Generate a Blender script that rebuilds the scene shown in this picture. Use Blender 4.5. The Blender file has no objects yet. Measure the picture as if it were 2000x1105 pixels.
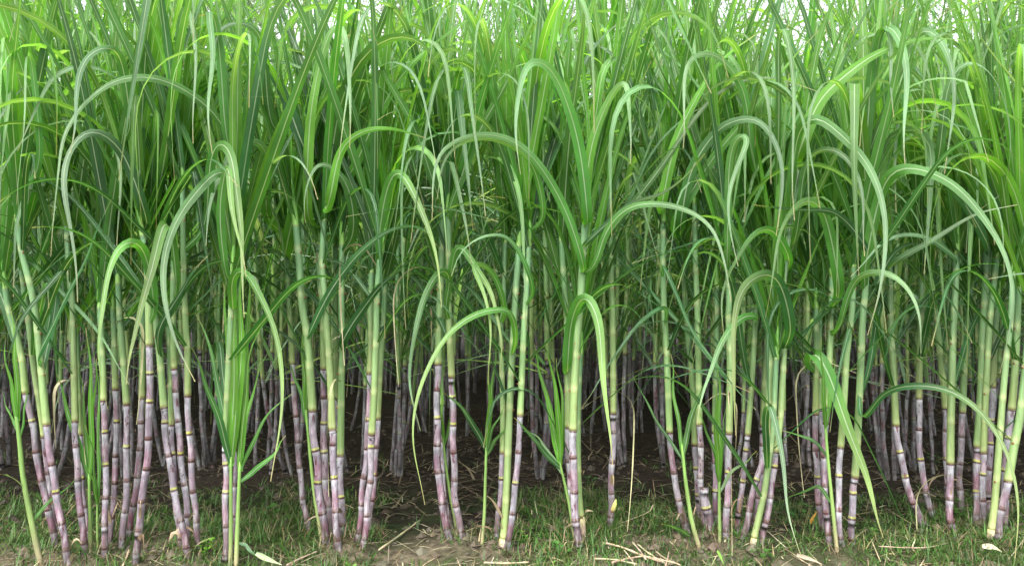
import bpy, math, random
import numpy as np
from mathutils import Vector, noise

# ------------------------------------------------------------------ camera frame
F, CX, CY, HOR, H = 1450.0, 1000.0, 552.5, 590.0, 0.85
PITCH = math.atan((HOR - CY) / F)
CP, SP = math.cos(PITCH), math.sin(PITCH)
rnd = random.Random(11)
sc = bpy.context.scene
C = sc.collection

def at(u, v, D):
    x, up = (u - CX) / F, (CY - v) / F
    t = D / (CP - up * SP)
    return Vector((x * t, D, H + t * (SP + up * CP)))
def to_px(p):
    d = p.y * CP + (p.z - H) * SP
    return CX + F * p.x / d, CY - F * ((p.z - H) * CP - p.y * SP) / d

ROWS = [2.62, 3.66, 4.7, 5.75, 6.8, 7.85, 8.9, 9.95, 11.0, 12.0, 12.9]
def gz(x, y):
    z = 0.0
    for r in ROWS[:6]:
        z += 0.028 * math.exp(-((y - r) / 0.24) ** 2)
    z += 0.02 * noise.noise(Vector((x * 1.3, y * 1.3, 0))) + 0.012 * noise.noise(Vector((x * 4, y * 4, 3)))
    return z
def gzfine(x, y):
    f = 1.0 if y > 2.95 else 0.55
    z = gz(x, y) + f * (0.010 * noise.noise(Vector((x * 14, y * 14, 5))) + 0.012 * max(0, noise.noise(Vector((x * 27, y * 27, 9)))))
    for bx, by in BUMPS:
        q = ((x - bx) ** 2 + (y - by) ** 2) / 0.0030
        if q < 6: z += 0.016 * math.exp(-q)
    return z
BUMPS = []
def ground_depth(v):
    D = F * H / (v - HOR)
    for _ in range(4):
        D = F * (H - 0.02) / (v - HOR)
    return D

# ------------------------------------------------------------------ materials
def newmat(name):
    m = bpy.data.materials.new(name); m.use_nodes = True
    nt = m.node_tree; nt.nodes.clear()
    return m, nt
def N(nt, t, **kw):
    n = nt.nodes.new(t)
    for k, v in kw.items():
        if k.startswith('i_'):
            n.inputs[k[2:].replace('_', ' ')].default_value = v
        else: setattr(n, k, v)
    return n
def math_n(nt, op, a, b=None, clamp=False):
    n = nt.nodes.new('ShaderNodeMath'); n.operation = op; n.use_clamp = clamp
    for i, q in enumerate((a, b)):
        if q is None: continue
        if isinstance(q, (int, float)): n.inputs[i].default_value = q
        else: nt.links.new(q, n.inputs[i])
    return n.outputs[0]
def mixc(nt, f, a, b, mode='MIX'):
    n = nt.nodes.new('ShaderNodeMix'); n.data_type = 'RGBA'; n.blend_type = mode
    for s, q in ((n.inputs[0], f), (n.inputs[6], a), (n.inputs[7], b)):
        if isinstance(q, (int, float)): s.default_value = q
        elif isinstance(q, tuple): s.default_value = (*q, 1) if len(q) == 3 else q
        else: nt.links.new(q, s)
    return n.outputs[2]
def maprange(nt, v, a, b, c=0.0, d=1.0):
    n = nt.nodes.new('ShaderNodeMapRange'); n.interpolation_type = 'SMOOTHSTEP'
    nt.links.new(v, n.inputs[0])
    for i, q in enumerate((a, b, c, d)): n.inputs[i + 1].default_value = q
    return n.outputs[0]
def noise_n(nt, vec, scale, detail=3, rough=0.5, stretch=None):
    if stretch:
        mp = nt.nodes.new('ShaderNodeMapping'); mp.inputs['Scale'].default_value = stretch
        nt.links.new(vec, mp.inputs[0]); vec = mp.outputs[0]
    n = nt.nodes.new('ShaderNodeTexNoise'); n.inputs['Scale'].default_value = scale
    n.inputs['Detail'].default_value = detail; n.inputs['Roughness'].default_value = rough
    nt.links.new(vec, n.inputs['Vector'])
    return n.outputs['Fac']

LEAF_T = 0.45
def leaf_material():
    m, nt = newmat('cane_leaf'); L = nt.links.new
    col = N(nt, 'ShaderNodeAttribute', attribute_name='col').outputs['Color']
    uv = N(nt, 'ShaderNodeUVMap', uv_map='uv').outputs[0]
    sep = N(nt, 'ShaderNodeSeparateXYZ'); L(uv, sep.inputs[0]); u, v = sep.outputs[0], sep.outputs[1]
    oi = N(nt, 'ShaderNodeObjectInfo').outputs['Random']
    d = math_n(nt, 'ABSOLUTE', math_n(nt, 'SUBTRACT', u, 0.5))
    rib = maprange(nt, d, 0.066, 0.03)
    rib = math_n(nt, 'MULTIPLY', rib, maprange(nt, v, 0.97, 0.6, 0.15, 1.0))
    ribedge = maprange(nt, d, 0.13, 0.085)
    vein = math_n(nt, 'SINE', math_n(nt, 'MULTIPLY', u, 120.0))
    veinf = math_n(nt, 'MULTIPLY_ADD', vein, 0.06); nt.nodes[-1].inputs[2].default_value = 1.0
    tc = N(nt, 'ShaderNodeTexCoord').outputs['Object']
    n1 = noise_n(nt, tc, 7.0, 3)
    n2 = noise_n(nt, uv, 3.0, 4, 0.6, (30.0, 2.5, 1))
    br = math_n(nt, 'MULTIPLY', veinf, maprange(nt, n1, 0.2, 0.8, 0.75, 1.25))
    br = math_n(nt, 'MULTIPLY', br, maprange(nt, n2, 0.25, 0.75, 0.85, 1.15))
    br = math_n(nt, 'MULTIPLY', br, maprange(nt, oi, 0.0, 1.0, 0.8, 1.22))
    cb = N(nt, 'ShaderNodeVectorMath', operation='SCALE'); L(col, cb.inputs[0]); L(br, cb.inputs[3])
    base = mixc(nt, math_n(nt, 'MULTIPLY', ribedge, 0.08), cb.outputs[0], (0.02, 0.07, 0.02))
    base = mixc(nt, math_n(nt, 'MULTIPLY', rib, 0.52), base, (0.58, 0.68, 0.50))
    # brown dry tips and thin margins
    dry = maprange(nt, math_n(nt, 'ADD', math_n(nt, 'MULTIPLY', d, 0.16), math_n(nt, 'ADD', v, math_n(nt, 'MULTIPLY', n1, 0.25))), 1.06, 1.18)
    base = mixc(nt, dry, base, (0.38, 0.33, 0.16))
    sp = maprange(nt, noise_n(nt, tc, 60.0, 4, 0.7), 0.64, 0.72)
    base = mixc(nt, math_n(nt, 'MULTIPLY', sp, 0.45), base, (0.25, 0.22, 0.08))
    p = N(nt, 'ShaderNodeBsdfPrincipled'); L(base, p.inputs['Base Color'])
    p.inputs['Roughness'].default_value = 0.42; p.inputs['Specular IOR Level'].default_value = 0.55
    L(maprange(nt, n2, 0.2, 0.8, 0.36, 0.55), p.inputs['Roughness'])
    bp = N(nt, 'ShaderNodeBump', i_Strength=0.35, i_Distance=0.002); L(math_n(nt, 'ADD', vein, math_n(nt, 'MULTIPLY', rib, -3.0)), bp.inputs['Height']); L(bp.outputs[0], p.inputs['Normal'])
    tr = N(nt, 'ShaderNodeBsdfTranslucent')
    tcx = mixc(nt, 1.0, base, (1.6, 1.6, 0.55), 'MULTIPLY'); L(tcx, tr.inputs[0])
    mx = N(nt, 'ShaderNodeMixShader', i_Fac=LEAF_T); L(p.outputs[0], mx.inputs[1]); L(tr.outputs[0], mx.inputs[2])
    o = N(nt, 'ShaderNodeOutputMaterial'); L(mx.outputs[0], o.inputs[0])
    return m
def stem_material():
    m, nt = newmat('purple_cane'); L = nt.links.new
    col = N(nt, 'ShaderNodeAttribute', attribute_name='col').outputs['Color']
    tc = N(nt, 'ShaderNodeTexCoord').outputs['Object']
    oi = N(nt, 'ShaderNodeObjectInfo').outputs['Random']
    w = noise_n(nt, tc, 14.0, 6, 0.7, (5.0, 5.0, 1.1))
    wax = maprange(nt, w, 0.47, 0.60)
    wc = N(nt, 'ShaderNodeVectorMath', operation='MULTIPLY_ADD'); L(col, wc.inputs[0]); wc.inputs[1].default_value = (1.0, 1.05, 1.0); wc.inputs[2].default_value = (0.14, 0.16, 0.16)
    base = mixc(nt, math_n(nt, 'MULTIPLY', wax, 0.75), col, wc.outputs[0])
    s = noise_n(nt, tc, 16.0, 5, 0.7, (2.6, 2.6, 0.8))
    red = maprange(nt, s, 0.60, 0.63)
    base = mixc(nt, math_n(nt, 'MULTIPLY', red, 0.8), base, (0.10, 0.02, 0.028))
    base = mixc(nt, maprange(nt, noise_n(nt, tc, 33.0, 4, 0.6, (1.6, 1.6, 0.7)), 0.66, 0.70), base, (0.05, 0.025, 0.025))
    g = maprange(nt, noise_n(nt, tc, 60.0, 4, 0.7, (1, 1, 0.35)), 0.3, 0.7, 0.6, 1.2)
    cb = N(nt, 'ShaderNodeVectorMath', operation='SCALE'); L(base, cb.inputs[0])
    L(math_n(nt, 'MULTIPLY', g, maprange(nt, oi, 0, 1, 0.85, 1.12)), cb.inputs[3])
    p = N(nt, 'ShaderNodeBsdfPrincipled', i_Roughness=0.55); L(cb.outputs[0], p.inputs['Base Color'])
    p.inputs['Specular IOR Level'].default_value = 0.35
    bp = N(nt, 'ShaderNodeBump', i_Strength=0.4, i_Distance=0.002); L(s, bp.inputs['Height']); L(bp.outputs[0], p.inputs['Normal'])
    o = N(nt, 'ShaderNodeOutputMaterial'); L(p.outputs[0], o.inputs[0])
    return m
def sheath_material():
    m, nt = newmat('green_sheath'); L = nt.links.new
    col = N(nt, 'ShaderNodeAttribute', attribute_name='col').outputs['Color']
    tc = N(nt, 'ShaderNodeTexCoord').outputs['Object']
    oi = N(nt, 'ShaderNodeObjectInfo').outputs['Random']
    g = maprange(nt, noise_n(nt, tc, 14.0, 4, 0.6, (6, 6, 0.5)), 0.25, 0.75, 0.75, 1.2)
    cb = N(nt, 'ShaderNodeVectorMath', operation='SCALE'); L(col, cb.inputs[0])
    L(math_n(nt, 'MULTIPLY', g, maprange(nt, oi, 0, 1, 0.85, 1.12)), cb.inputs[3])
    sp = maprange(nt, noise_n(nt, tc, 40.0, 5, 0.7, (1.5, 1.5, 0.5)), 0.60, 0.70)
    base = mixc(nt, math_n(nt, 'MULTIPLY', sp, 0.5), cb.outputs[0], (0.22, 0.12, 0.05))
    p = N(nt, 'ShaderNodeBsdfPrincipled', i_Roughness=0.45); L(base, p.inputs['Base Color'])
    p.inputs['Specular IOR Level'].default_value = 0.4
    st = noise_n(nt, tc, 40.0, 2, 0.5, (6, 6, 0.15))
    bp = N(nt, 'ShaderNodeBump', i_Strength=0.25, i_Distance=0.002); L(st, bp.inputs['Height']); L(bp.outputs[0], p.inputs['Normal'])
    o = N(nt, 'ShaderNodeOutputMaterial'); L(p.outputs[0], o.inputs[0])
    return m
def simple_leafy(name, trans=0.3, rough=0.5, var=14.0):
    m, nt = newmat(name); L = nt.links.new
    col = N(nt, 'ShaderNodeAttribute', attribute_name='col').outputs['Color']
    tc = N(nt, 'ShaderNodeTexCoord').outputs['Object']
    g = maprange(nt, noise_n(nt, tc, var, 3), 0.25, 0.75, 0.7, 1.25)
    cb = N(nt, 'ShaderNodeVectorMath', operation='SCALE'); L(col, cb.inputs[0]); L(g, cb.inputs[3])
    p = N(nt, 'ShaderNodeBsdfPrincipled', i_Roughness=rough); L(cb.outputs[0], p.inputs['Base Color'])
    o = N(nt, 'ShaderNodeOutputMaterial')
    if trans:
        tr = N(nt, 'ShaderNodeBsdfTranslucent'); L(cb.outputs[0], tr.inputs[0])
        mx = N(nt, 'ShaderNodeMixShader', i_Fac=trans); L(p.outputs[0], mx.inputs[1]); L(tr.outputs[0], mx.inputs[2]); L(mx.outputs[0], o.inputs[0])
    else: L(p.outputs[0], o.inputs[0])
    return m
def soil_material():
    m, nt = newmat('soil'); L = nt.links.new
    tc = N(nt, 'ShaderNodeTexCoord').outputs['Object']
    sep = N(nt, 'ShaderNodeSeparateXYZ'); L(tc, sep.inputs[0])
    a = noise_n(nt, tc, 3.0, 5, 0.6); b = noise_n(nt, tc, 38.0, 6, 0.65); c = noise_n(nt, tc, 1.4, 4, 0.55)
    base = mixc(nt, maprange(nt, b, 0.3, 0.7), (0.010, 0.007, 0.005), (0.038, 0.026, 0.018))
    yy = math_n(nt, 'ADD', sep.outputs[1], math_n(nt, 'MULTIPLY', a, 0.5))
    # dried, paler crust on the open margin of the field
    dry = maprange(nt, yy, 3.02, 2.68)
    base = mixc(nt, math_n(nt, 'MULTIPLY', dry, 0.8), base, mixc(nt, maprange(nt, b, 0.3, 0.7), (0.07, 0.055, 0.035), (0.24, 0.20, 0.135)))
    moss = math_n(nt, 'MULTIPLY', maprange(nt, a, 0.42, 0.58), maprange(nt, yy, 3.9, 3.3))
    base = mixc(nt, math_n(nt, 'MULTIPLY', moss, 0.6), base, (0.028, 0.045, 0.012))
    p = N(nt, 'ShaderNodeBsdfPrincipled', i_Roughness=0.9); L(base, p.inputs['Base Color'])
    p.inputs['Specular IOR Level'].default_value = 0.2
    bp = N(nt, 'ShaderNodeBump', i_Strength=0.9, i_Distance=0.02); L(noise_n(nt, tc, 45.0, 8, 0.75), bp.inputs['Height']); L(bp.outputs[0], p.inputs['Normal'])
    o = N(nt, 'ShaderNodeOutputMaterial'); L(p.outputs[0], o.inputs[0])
    return m
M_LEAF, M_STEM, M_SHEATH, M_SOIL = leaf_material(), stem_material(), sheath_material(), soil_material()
M_GRASS = simple_leafy('grass_blade', 0.35, 0.5, 3.0)
M_STRAW = simple_leafy('dry_straw', 0.1, 0.7, 25.0)
M_WEED = simple_leafy('weed_leaf', 0.35, 0.45, 20.0)
M_BARK = simple_leafy('bark', 0, 0.85, 6.0)
M_TREE = simple_leafy('tree_leaf', 0.4, 0.5, 1.5)

# ------------------------------------------------------------------ mesh helper
class MB:
    def __init__(s): s.v, s.f, s.c, s.uv = [], [], [], []
    def add(s, verts, faces, cols, uvs):
        o = len(s.v)
        s.v += verts; s.c += cols; s.uv += uvs
        s.f += [tuple(i + o for i in f) for f in faces]
    def mesh(s, name, mat, smooth=True):
        me = bpy.data.meshes.new(name)
        me.from_pydata([tuple(v) for v in s.v], [], s.f)
        a = me.color_attributes.new('col', 'FLOAT_COLOR', 'POINT')
        a.data.foreach_set('color', np.array([(c[0], c[1], c[2], 1.0) for c in s.c], dtype=np.float32).ravel())
        ul = me.uv_layers.new(name='uv')
        li = np.empty(len(me.loops), dtype=np.int32); me.loops.foreach_get('vertex_index', li)
        ul.data.foreach_set('uv', np.array(s.uv, dtype=np.float32)[li].ravel())
        if smooth: me.polygons.foreach_set('use_smooth', np.ones(len(me.polygons), dtype=bool))
        me.materials.append(mat)
        return me
def link(name, me, parent=None, label=None, cat=None, group=None, kind=None):
    o = bpy.data.objects.new(name, me); C.objects.link(o)
    if parent: o.parent = parent
    for k, v in (('label', label), ('category', cat), ('group', group), ('kind', kind)):
        if v: o[k] = v
    return o
def empty(name, loc, label, cat, group=None):
    o = link(name, None, None, label, cat, group); o.location = loc; o.empty_display_size = 0.05
    return o
def catmull(pts, n):
    P = [2 * pts[0] - pts[1]] + list(pts) + [2 * pts[-1] - pts[-2]]
    out = []
    for i in range(1, len(P) - 2):
        for k in range(n):
            t = k / n
            a, b, c, d = P[i-1], P[i], P[i+1], P[i+2]
            out.append(0.5 * ((2*b) + (c - a)*t + (2*a - 5*b + 4*c - d)*t*t + (3*b - a - 3*c + d)*t*t*t))
    out.append(P[-2].copy())
    return out
class Path:
    def __init__(s, pts, n=8):
        s.p = catmull(pts, n); s.l = [0.0]
        for a, b in zip(s.p, s.p[1:]): s.l.append(s.l[-1] + (b - a).length)
        s.len = s.l[-1]
    def at(s, d):
        if d <= 0: return s.p[0] + (s.p[1] - s.p[0]).normalized() * d
        if d >= s.len: return s.p[-1] + (s.p[-1] - s.p[-2]).normalized() * (d - s.len)
        for i in range(len(s.l) - 1):
            if s.l[i + 1] >= d:
                t = (d - s.l[i]) / max(1e-9, s.l[i + 1] - s.l[i]); return s.p[i].lerp(s.p[i + 1], t)
    def tan(s, d): return (s.at(d + 0.01) - s.at(d - 0.01)).normalized()
    def at_z(s, z):
        lo = 0.0
        for i in range(len(s.p) - 1):
            if s.p[i + 1].z >= z:
                t = (z - s.p[i].z) / max(1e-6, s.p[i + 1].z - s.p[i].z); return s.l[i] + max(0, t) * (s.l[i+1] - s.l[i])
        return s.len
def mixv(a, b, t): return tuple(x + (y - x) * t for x, y in zip(a, b))
def tube(mb, rings, ns=10):
    """rings: (centre, radius, colour)"""
    vs, fs, cs, uv = [], [], [], []
    n = len(rings)
    for i, (c, r, col) in enumerate(rings):
        a = rings[max(0, i - 1)][0]; b = rings[min(n - 1, i + 1)][0]
        t = (b - a).normalized() if (b - a).length > 1e-6 else Vector((0, 0, 1))
        x = t.cross(Vector((0, 1, 0.05))).normalized(); y = t.cross(x)
        for k in range(ns):
            an = 2 * math.pi * k / ns
            vs.append(c + (x * math.cos(an) + y * math.sin(an)) * r); cs.append(col); uv.append((k / ns, i / n))
    for i in range(n - 1):
        for k in range(ns):
            k2 = (k + 1) % ns
            fs.append((i*ns + k, i*ns + k2, (i+1)*ns + k2, (i+1)*ns + k))
    vs.append(rings[0][0].copy()); cs.append(rings[0][2]); uv.append((0, 0))
    vs.append(rings[-1][0].copy()); cs.append(rings[-1][2]); uv.append((0, 1))
    for k in range(ns):
        k2 = (k + 1) % ns
        fs.append((n*ns, k2, k)); fs.append((n*ns + 1, (n-1)*ns + k, (n-1)*ns + k2))
    mb.add(vs, fs, cs, uv)

PURP = [(0.22, 0.11, 0.14), (0.19, 0.12, 0.17), (0.24, 0.20, 0.25), (0.23, 0.15, 0.20), (0.17, 0.10, 0.13), (0.26, 0.22, 0.26)]
def stem_mb(path, s1, r, R, ns=10, simple=False, old=False):
    """jointed cane from the ground to arc length s1"""
    mb = MB(); rings = []
    base_c = PURP[R.randrange(len(PURP))]
    s, node_s = -0.03, [0.03 + R.random() * 0.03]
    while node_s[-1] < s1 - 0.04:
        h = node_s[-1]
        node_s.append(h + (0.066 + 0.036 * min(1, h / 0.12)) * R.uniform(0.85, 1.15))
    node_s[-1] = s1
    side = Vector((R.uniform(-1, 1), R.uniform(-0.5, 0.5), 0)).normalized()
    zig = 0.0012; R_dirt = R.uniform(0.10, 0.24)
    prev = -0.03
    for j, ns_ in enumerate(node_s):
        f = min(1.0, ns_ / max(0.2, s1))
        tint = R.uniform(-0.03, 0.03)
        low = mixv(base_c, (0.27, 0.26, 0.29), 0.3 + 0.55 * f)
        up_wax = mixv(low, (0.48, 0.47, 0.50), R.uniform(0.25, 0.7))
        mid = mixv(low, (0.25, 0.085, 0.13), R.uniform(0.0, 0.6))
        rootb = (0.38, 0.38, 0.10) if f > 0.66 and R.random() < 0.55 else (0.15, 0.09, 0.08)
        L = ns_ - prev; sd = side * zig * (1 if j % 2 else -1)
        if simple:
            prof = [(0.003, 1.02, rootb), (0.012, 0.98, mid), (L - 0.02, 0.96, low), (L - 0.012, 1.0, up_wax), (L - 0.003, 1.08, (0.09, 0.045, 0.04))]
        else:
            prof = [(0.002, 1.03, rootb), (0.006, 1.0, rootb), (0.009, 0.97, mid), (L * 0.3, 0.93, mid), (L * 0.5, 0.93, mid), (L * 0.72, 0.95, low),
                    (L - 0.020, 0.98, low), (L - 0.014, 0.99, mixv(low, up_wax, 0.7)), (L - 0.008, 1.01, up_wax), (L - 0.005, 1.05, (0.11, 0.045, 0.05)), (L - 0.0012, 1.08, (0.05, 0.025, 0.025))]
        for dl, rr, cc in prof:
            if dl <= 0 or dl > L: continue
            q = path.at(prev + dl)
            k = math.sin(math.pi * dl / L)
            dirt = max(0.0, 1 - (prev + dl) / R_dirt) * 0.75
            cc = mixv(cc, (0.085, 0.055, 0.042), dirt)
            rings.append((q + sd * k * 1.5, r * rr * (1.08 - 0.08 * f), tuple(max(0.01, x + tint) for x in cc)))
        prev = ns_
    tube(mb, rings, ns)
    # dry root scars: a few little rootlets at the lowest joint
    return mb, node_s
def sheath_mb(path, s0, s1, r, R, ns=10, young=False):
    """overlapping leaf sheaths from s0 up to the collar zone s1; returns collars"""
    mb = MB(); rings = []; collars = []
    s = s0; k = 0; total = s1 - s0
    yg = R.uniform(-1, 1)
    while s < s1 - 0.02:
        L = min(R.uniform(0.10, 0.17), s1 - s)
        if s1 - s - L < 0.05: L = s1 - s
        f0, f1 = (s - s0) / total, (s + L - s0) / total
        def gc(f):
            lowc = (0.235 + 0.03*yg, 0.325, 0.12); up = (0.12, 0.25, 0.115)
            return mixv(lowc, up, min(1, f * 1.0))
        rr = r * (1.06 - 0.2 * f0) if not young else r * (1 - 0.35 * f0)
        prof = [(0.0, 1.0, (0.40, 0.38, 0.14) if k == 0 else gc(f0)), (0.012, 1.04, mixv(gc(f0), (0.42, 0.46, 0.22), 0.5)), (0.03, 1.0, gc(f0)), (L*0.5, 1.0, gc((f0+f1)/2)), (L - 0.012, 0.97, gc(f1)),
                (L - 0.003, 0.99, mixv(gc(f1), (0.2, 0.22, 0.06), 0.25)), (L - 0.001, 0.99, mixv(gc(f1), (0.3, 0.2, 0.08), 0.5))]
        for dl, q, cc in prof:
            rings.append((path.at(s + dl), rr * q, cc))
        s += L; k += 1; collars.append(s)
        if s < s1 - 0.03:      # torn brown remnant of the collar, on one side
            sx = R.choice([-1, 1]); q = path.at(s - 0.006); a_ = Vector((sx, R.uniform(-0.8, 0.3), 0)).normalized()
            tube(mb, [(q - a_ * rr * 0.2, rr * 0.8, (0.2, 0.13, 0.05)), (q + a_ * rr * 0.55 + Vector((0, 0, 0.003)), rr * 0.5, (0.22, 0.12, 0.05)), (q + a_ * rr * R.uniform(1.15, 1.5) + Vector((0, 0, 0.009)), rr * 0.12, (0.16, 0.08, 0.04))], 6)
            s_node = s - L + 0.012
    rings.append((path.at(s1 + 0.002), r * 0.85, (0.22, 0.40, 0.10)))
    rings.append((path.at(s1 + 0.05), r * (0.75 if not young else 0.5), (0.14, 0.32, 0.06)))
    rings.append((path.at(s1 + 0.11), r * 0.42, (0.11, 0.29, 0.05)))
    rings.append((path.at(s1 + 0.20), r * 0.05, (0.14, 0.34, 0.05)))
    tube(mb, rings, ns)
    return mb, collars

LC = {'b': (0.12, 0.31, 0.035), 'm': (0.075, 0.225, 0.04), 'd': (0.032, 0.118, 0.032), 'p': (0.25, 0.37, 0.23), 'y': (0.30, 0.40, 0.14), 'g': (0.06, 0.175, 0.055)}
def jit(c, R, a=0.15):
    k = 1 + R.uniform(-a, a); return tuple(x * k * (1 + R.uniform(-0.08, 0.08)) for x in c)
def blade(mb, P, W, col, fold=0.25, sides=None, nu=4, tipc=None):
    """P: centre points; sides: unit side vector per point; W: full width"""
    n = len(P); vs, fs, cs, uv = [], [], [], []
    for i, p in enumerate(P):
        t = i / (n - 1)
        w = W * (0.62 + 0.38 * min(1, t / 0.18)) * (1 - max(0, (t - 0.35) / 0.65) ** 1.15) * 0.5
        w = max(w, 0.0012)
        T = (P[min(n-1, i+1)] - P[max(0, i-1)]).normalized()
        sd = sides[i]; sd = (sd - T * sd.dot(T)).normalized(); nn = T.cross(sd)
        cc = mixv(col, tipc, max(0, t - 0.35) / 0.65) if tipc else col
        for k in range(nu + 1):
            a = k / nu * 2 - 1
            vs.append(p + sd * (a * w) + nn * (abs(a) * w * fold * (1 - 0.6*t) + 0.10 * w * math.sin(t * 23 + a * 2.0) * abs(a)))
            cs.append(cc); uv.append((k / nu, t))
    m = nu + 1
    for i in range(n - 1):
        for k in range(nu): fs.append((i*m + k, i*m + k + 1, (i+1)*m + k + 1, (i+1)*m + k))
    mb.add(vs, fs, cs, uv)
def grow_leaf(mb, p0, az, el, L, W, bend_at, end_el, twist, col, n=18, nu=4, tipc=None, R=rnd, sweep=0.0):
    P = [p0.copy()]; S = []; p = p0.copy(); ds = L / (n - 1)
    tw0 = R.uniform(-0.3, 0.3); span = R.uniform(0.28, 0.8); kink = R.uniform(0.45, 0.85) if R.random() < 0.14 else 9; wob = R.uniform(0, 6.28); wa = R.uniform(0.02, 0.14)
    for i in range(n):
        t = i / (n - 1)
        x = min(1, max(0, (t - (bend_at - span * 0.5)) / span)); x = x * x * (3 - 2 * x)
        e = el + (end_el - el) * x - 0.18 * t
        if t > kink: e = min(e, -1.25 + 0.1 * math.sin(wob))
        a = az + sweep * t + wa * math.sin(wob + t * 9)
        d = Vector((math.cos(a) * math.cos(e), math.sin(a) * math.cos(e), math.sin(e)))
        if i: p = p + d * ds; P.append(p.copy())
        h = Vector((-math.sin(a), math.cos(a), 0)); nn = d.cross(h)
        q = tw0 + twist * t
        S.append(h * math.cos(q) + nn * math.sin(q))
    blade(mb, P, W, col, 0.28, S, nu, tipc)
def leaf_col(R, depthy=0.0):
    x = R.random()
    if x < 0.30: c = 'b'
    elif x < 0.62: c = 'm'
    elif x < 0.82: c = 'g'
    elif x < 0.95: c = 'p'
    else: c = 'y'
    return jit(LC[c], R)
def cane_leaves(path, collars, s1, R, out, az0=None, density=1.0, hi=True, scale=1.0, low=0.56, extra=0, skirt=0):
    """fills out with one MB per leaf"""
    n, nu = (26, 4) if hi else ((18, 2) if not extra else (13, 2))
    az = az0 if az0 is not None else R.uniform(0, 2 * math.pi)
    side = 0
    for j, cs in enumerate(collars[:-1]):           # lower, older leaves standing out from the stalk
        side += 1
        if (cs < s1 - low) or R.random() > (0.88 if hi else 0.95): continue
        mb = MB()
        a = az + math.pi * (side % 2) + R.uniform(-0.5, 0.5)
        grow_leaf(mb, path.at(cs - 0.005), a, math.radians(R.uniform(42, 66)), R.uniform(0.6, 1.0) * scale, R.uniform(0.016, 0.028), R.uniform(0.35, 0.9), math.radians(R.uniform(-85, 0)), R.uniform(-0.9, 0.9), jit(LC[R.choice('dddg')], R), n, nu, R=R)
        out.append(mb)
    for k in range(skirt):
        mb = MB()
        grow_leaf(mb, path.at(R.uniform(0.42, min(1.3, s1))), R.uniform(0, 6.28), math.radians(R.uniform(15, 68)), R.uniform(0.55, 1.0), R.uniform(0.010, 0.021), R.uniform(0.4, 1.1), math.radians(R.uniform(-75, 10)), R.uniform(-1.2, 1.2), jit(LC[R.choice('dggmpp')], R), n, nu, R=R)
        out.append(mb)
    m = (R.choice([12, 13, 14]) if hi else (R.choice([8, 9, 10]) if not extra else R.choice([10, 11, 12]) + extra))
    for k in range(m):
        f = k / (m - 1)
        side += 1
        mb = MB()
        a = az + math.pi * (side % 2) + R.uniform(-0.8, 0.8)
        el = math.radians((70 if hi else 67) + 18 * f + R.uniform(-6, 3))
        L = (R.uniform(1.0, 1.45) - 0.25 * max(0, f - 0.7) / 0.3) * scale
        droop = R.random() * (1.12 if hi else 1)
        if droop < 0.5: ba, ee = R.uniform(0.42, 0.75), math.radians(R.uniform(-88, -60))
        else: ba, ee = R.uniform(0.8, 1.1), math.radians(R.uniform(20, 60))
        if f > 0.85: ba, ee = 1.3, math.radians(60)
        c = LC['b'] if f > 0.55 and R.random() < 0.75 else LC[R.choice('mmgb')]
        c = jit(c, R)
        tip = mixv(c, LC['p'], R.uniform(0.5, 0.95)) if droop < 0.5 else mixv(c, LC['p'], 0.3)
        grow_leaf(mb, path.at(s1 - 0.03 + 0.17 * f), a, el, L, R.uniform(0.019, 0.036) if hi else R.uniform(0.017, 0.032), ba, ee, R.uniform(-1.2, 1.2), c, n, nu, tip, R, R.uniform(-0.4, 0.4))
        out.append(mb)

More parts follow.
